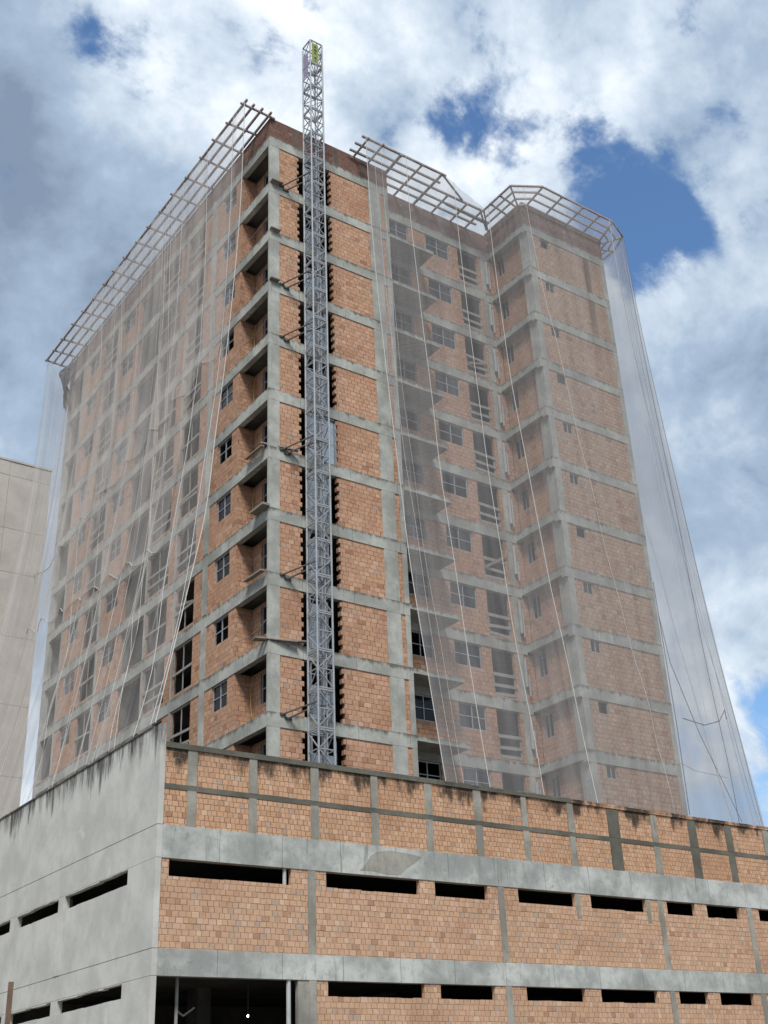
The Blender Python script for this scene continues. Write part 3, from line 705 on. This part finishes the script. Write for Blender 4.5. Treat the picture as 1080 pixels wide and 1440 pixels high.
# right: canopies of the right front and the wing down to the parking block parapet
topR = [(4.6, -1.3), (7.0, -1.3), (9.5, -1.3), (12.85, -.4), (12.83, -2.5), (14.3, -3.32), (16.5, -3.32), (19.3, -3.32), (20.65, -2.75), (21.15, -1.6), (21.2, 2.5), (21.2, 7.0)]
botR = [(5.1, -3.66), (7.18, -3.66), (9.76, -3.66), (12.3, -3.66), (13.2, -3.66), (15.2, -3.66), (16.87, -3.66), (20.2, -3.66), (22.4, -3.66), (23.2, -1.5), (23.5, 3), (23.5, 9)]
k = 1/11
make_net('debris_net', 'grey mesh net draped over the right front and wing, flaring out beyond the right end', topR, botR, 1.8, 'net_r', 70, .07,
         lambda s: (0, -1) if s < .75 else (1, 0), 260, 40,
         [(0, 0, .016, 'rope'), (.018, .024, .007, 'rope'), (.032, .040, .006, 'rope'), (1*k, 1*k, .014, 'rope'), (2.2*k, 2*k, .014, 'rope'), (3.1*k, 3.3*k, .016, 'rope'), (4.4*k, 6*k, .011, 'rope'), (6.9*k, 7.0*k, .012, 'rope'),
          (8*k, 7.9*k, .010, 'rope_d'), (8.5*k, 8.35*k, .012, 'rope'), (9*k, 8.1*k, .010, 'rope_d'), (9.6*k, 9.0*k, .012, 'rope'), (7.9*k, 7.25*k, .012, 'rope_d'), (10.3*k, 9.6*k, .012, 'rope_d')],
         12.33, (14, -3, 12.4), (),
         [([(20.0, -2.2, 17.2), (20.9, -2.6, 16.9), (21.6, -2.9, 17.1), (22.1, -2.9, 17.7), (22.25, -2.8, 17.3)], .022, 'rope_d'), ([(18.0, -2.9, 15.0), (19.9, -2.5, 14.75), (21.8, -2.7, 14.6)], .012, 'rope'),
          ([(19.96, -1.75, 22.5), (20.1, -1.9, 19.9), (20.6, -2.5, 16.5), (21.0, -3.65, 12.4)], .018, 'rope_d'), ([(19.96, -1.74, 24), (20.05, -1.76, 17), (20.0, -1.75, 13)], .02, 'rope_d')])
# torn tarp at the far left roof corner
def tarp_fn(s, t):
    x = -.25+.15*math.sin(7*t+3*s)-.25*math.sin(3.14*t)*s; y = 23.7+(1.0+.25*math.sin(5*t+1))*s+.10*math.sin(11*t); z = CZ-.05-(3.1+.55*math.sin(11*s)+.3*math.sin(23*s))*t
    return (x, y, z), (s, t)
m = sheet(0, 12, 20, tarp_fn); o = m.build('tarp', M['tarp'], None, True)
md = o.modifiers.new('thickness', 'SOLIDIFY'); md.thickness = .03
tag(o, 'torn dark grey tarp hanging at the far left corner of the roof', 'tarp')

# ------------------------------------------------------------------ neighbour and posts
nb = thing('neighbouring_building', 'plain beige panelled building at the left edge behind the tower', 'building', (-8, 34, 0))
NX0, NX1, NY0, NY1, NT_ = -22.0, 2.62, 34.0, 52.0, 42.05
MB().box(NX0+.05, NX1-.05, NY0+.06, NY1-.05, 0, NT_-.1).build('wall_core', M['frame_d'], nb)
zr = [0, 12.0, 16.5, 21.0, 25.4, 29.8, 34.1, 37.15, 41.0, NT_]
xr = [NX0, -15.5, -7.8, -.2, NX1]
for a, b in zip(zr[:-1], zr[1:]):
    m = MB()
    for c, d in zip(xr[:-1], xr[1:]):
        m.box(c+.008, d-.008, NY0+random.uniform(-.006, .006), NY0+.058, a+.012, b-.012)
    m.box(NX1-.048, NX1, NY0+.08, NY1, a+.012, b-.012)
    m.build('wall_panel', M['beige'], nb)
MB().box(NX0-.03, NX1+.04, NY0-.04, NY1, NT_, NT_+.14).build('roof_edge', M['beige'], nb)
tag(MB().bar((-16.95, -24.37, 0), (-16.95, -24.37, 3.03), .042, .042).build('iron_post', M['rust']), 'rusty iron post standing at the lower left corner', 'post')
zp = thing('metal_pole', 'thin pale metal pole just left of the rusty post', 'pole', (-17.05, -24.3, 0))
MB().tube([(-17.02, -24.3, 0), (-17.05, -24.3, 2.55)], .018, 8).build('shaft', M['zinc'], zp)
MB().tube([(-17.05, -24.3, 2.55), (-17.05, -24.3, 3.0)], .012, 8).build('tip', M['zinc'], zp)

# ------------------------------------------------------------------ camera
f_, yaw, pit, rol = 1695.097, .6293, .46902, -.04529
fw = Vector((math.sin(yaw)*math.cos(pit), math.cos(yaw)*math.cos(pit), math.sin(pit)))
rt = Vector((math.cos(yaw), -math.sin(yaw), 0)); up = rt.cross(fw)
c, s = math.cos(rol), math.sin(rol)
r2, u2 = c*rt+s*up, -s*rt+c*up
cam = bpy.data.cameras.new('camera'); co = bpy.data.objects.new('camera', cam); C.objects.link(co)
cam.sensor_fit = 'VERTICAL'; cam.sensor_height = 24; cam.lens = 24*f_/1440; cam.clip_end = 5000; cam.clip_start = .1
co.matrix_world = Matrix(((r2.x, u2.x, -fw.x, -21.28112), (r2.y, u2.y, -fw.y, -36.97749), (r2.z, u2.z, -fw.z, ROOF-41.57539), (0, 0, 0, 1)))
bpy.context.scene.camera = co
def pix_dir(x, y): return (fw + r2*((x-540)/f_) + u2*((720-y)/f_)).normalized()

# ------------------------------------------------------------------ light and sky
SUN_EL, SUN_AZ = R(52), R(218)      # azimuth clockwise from +Y; the sun sits behind thin cloud, front-left of the tower
sd = Vector((math.sin(SUN_AZ)*math.cos(SUN_EL), math.cos(SUN_AZ)*math.cos(SUN_EL), math.sin(SUN_EL)))
sl_ = bpy.data.lights.new('sun', 'SUN'); sl_.energy = 2.9; sl_.angle = R(17); sl_.color = (1, .96, .9)
so = bpy.data.objects.new('sun', sl_); C.objects.link(so); so.rotation_euler = sd.to_track_quat('Z', 'Y').to_euler()

w = bpy.data.worlds.new('World'); bpy.context.scene.world = w; w.use_nodes = True
class WT(NT):
    def __init__(s): s.t = w.node_tree; s.n = s.t.nodes
q = WT(); bg = q.n['Background']
sky = q.new('ShaderNodeTexSky', sky_type='NISHITA'); sky.sun_disc = False; sky.sun_elevation = SUN_EL; sky.sun_rotation = SUN_AZ
sky.air_density = 1.25; sky.dust_density = .1; sky.ozone_density = 4.5
dirv = q.new('ShaderNodeTexCoord').outputs['Generated']
nrm_ = q.new('ShaderNodeVectorMath', operation='NORMALIZE'); q.link(dirv, nrm_.inputs[0]); dv = nrm_.outputs[0]
sx = q.new('ShaderNodeSeparateXYZ'); q.link(dv, sx.inputs[0])
den = q.math('ADD', q.math('MAXIMUM', sx.outputs[2], 0.0), .22)
pl = q.vec(q.math('DIVIDE', sx.outputs[0], den), q.math('DIVIDE', sx.outputs[1], den), 0)
warp = q.new('ShaderNodeTexNoise'); q.link(pl, warp.inputs['Vector']); warp.inputs['Scale'].default_value = 2.2; warp.inputs['Detail'].default_value = 3
wv = q.new('ShaderNodeVectorMath', operation='MULTIPLY_ADD'); q.link(warp.outputs['Color'], wv.inputs[0]); wv.inputs[1].default_value = (.22, .22, 0); q.link(pl, wv.inputs[2])
w3 = q.new('ShaderNodeVectorMath', operation='MULTIPLY_ADD'); q.link(warp.outputs['Color'], w3.inputs[0]); w3.inputs[1].default_value = (.10, .10, .10); q.link(dv, w3.inputs[2])
wd = w3.outputs[0]
n_a = q.noise(wd, 5.2, 10, .60)
n_b = q.noise(wd, 7.5, 10, .60)
n_c = q.noise(wd, 3.0, 6, .52)
n_d = q.noise(wv.outputs[0], 3.4, 8, .6)
def blob(px, py, r0, r1):
    d = q.new('ShaderNodeVectorMath', operation='DOT_PRODUCT'); q.link(dv, d.inputs[0]); d.inputs[1].default_value = pix_dir(px, py)
    return q.ramp(d.outputs[1], math.cos(r1/f_), math.cos(r0/f_))
n_e = q.noise(wd, 15.0, 9, .62)
cover = q.math('ADD', q.math('ADD', q.math('MULTIPLY', q.math('SUBTRACT', n_a, .5), 2.0), q.math('MULTIPLY', q.math('SUBTRACT', n_e, .5), 1.5)), q.math('ADD', q.math('MULTIPLY', q.math('SUBTRACT', n_d, .5), .4), .92))
for px, py, a, b, k in ((875, 250, 0, 120, .40), (900, 300, 0, 110, .22), (915, 350, 0, 105, .44), (645, 155, 0, 60, .24), (185, 62, 0, 100, .42), (732, 192, 0, 55, .25), (1008, 1130, 0, 220, .58), (940, 8, 0, 75, .34), (1040, 300, 0, 95, .26), (842, 165, 0, 65, .26), (1030, 190, 0, 70, .22)):
    cover = q.math('SUBTRACT', cover, q.math('MULTIPLY', blob(px, py, a, b), k))
mask = q.ramp(cover, .34, .74)
lum = q.math('ADD', q.math('MULTIPLY', n_b, .95), q.math('ADD', q.math('MULTIPLY', n_c, .55), q.math('MULTIPLY', n_d, .25)))
lum = q.math('SUBTRACT', lum, .28)
for px, py, a, b, k in ((290, 80, 0, 260, .17), (640, 90, 0, 320, .14), (620, 290, 0, 160, .12), (970, 480, 0, 220, .12), (60, 250, 50, 380, -.13), (120, 420, 0, 300, -.03), (60, 130, 20, 160, -.04), (480, 150, 10, 140, -.05), (1010, 640, 0, 220, -.04), (940, 920, 0, 260, .03)):
    lum = q.math('ADD', lum, q.math('MULTIPLY', blob(px, py, a, b), k))
lr = q.new('ShaderNodeValToRGB'); q.link(lum, lr.inputs[0]); el = lr.color_ramp.elements
el[0].position = .36; el[0].color = rgb(.165, .22, .305); el[1].position = .86; el[1].color = rgb(.78, .81, .84)
e = el.new(.56); e.color = rgb(.285, .365, .47)
e = el.new(.70); e.color = rgb(.48, .55, .63)
ccol = lr.outputs[0]
skc = q.new('ShaderNodeVectorMath', operation='MULTIPLY'); q.link(sky.outputs[0], skc.inputs[0]); skc.inputs[1].default_value = (.085, .098, .108)
tot = q.mix(mask, skc.outputs[0], ccol)
q.link(tot, bg.inputs[0]); bg.inputs[1].default_value = 1.0

sc = bpy.context.scene
sc.view_settings.view_transform = 'Standard'; sc.view_settings.look = 'None'; sc.view_settings.exposure = 0.55; sc.view_settings.gamma = 1
sc.cycles.transparent_max_bounces = 24
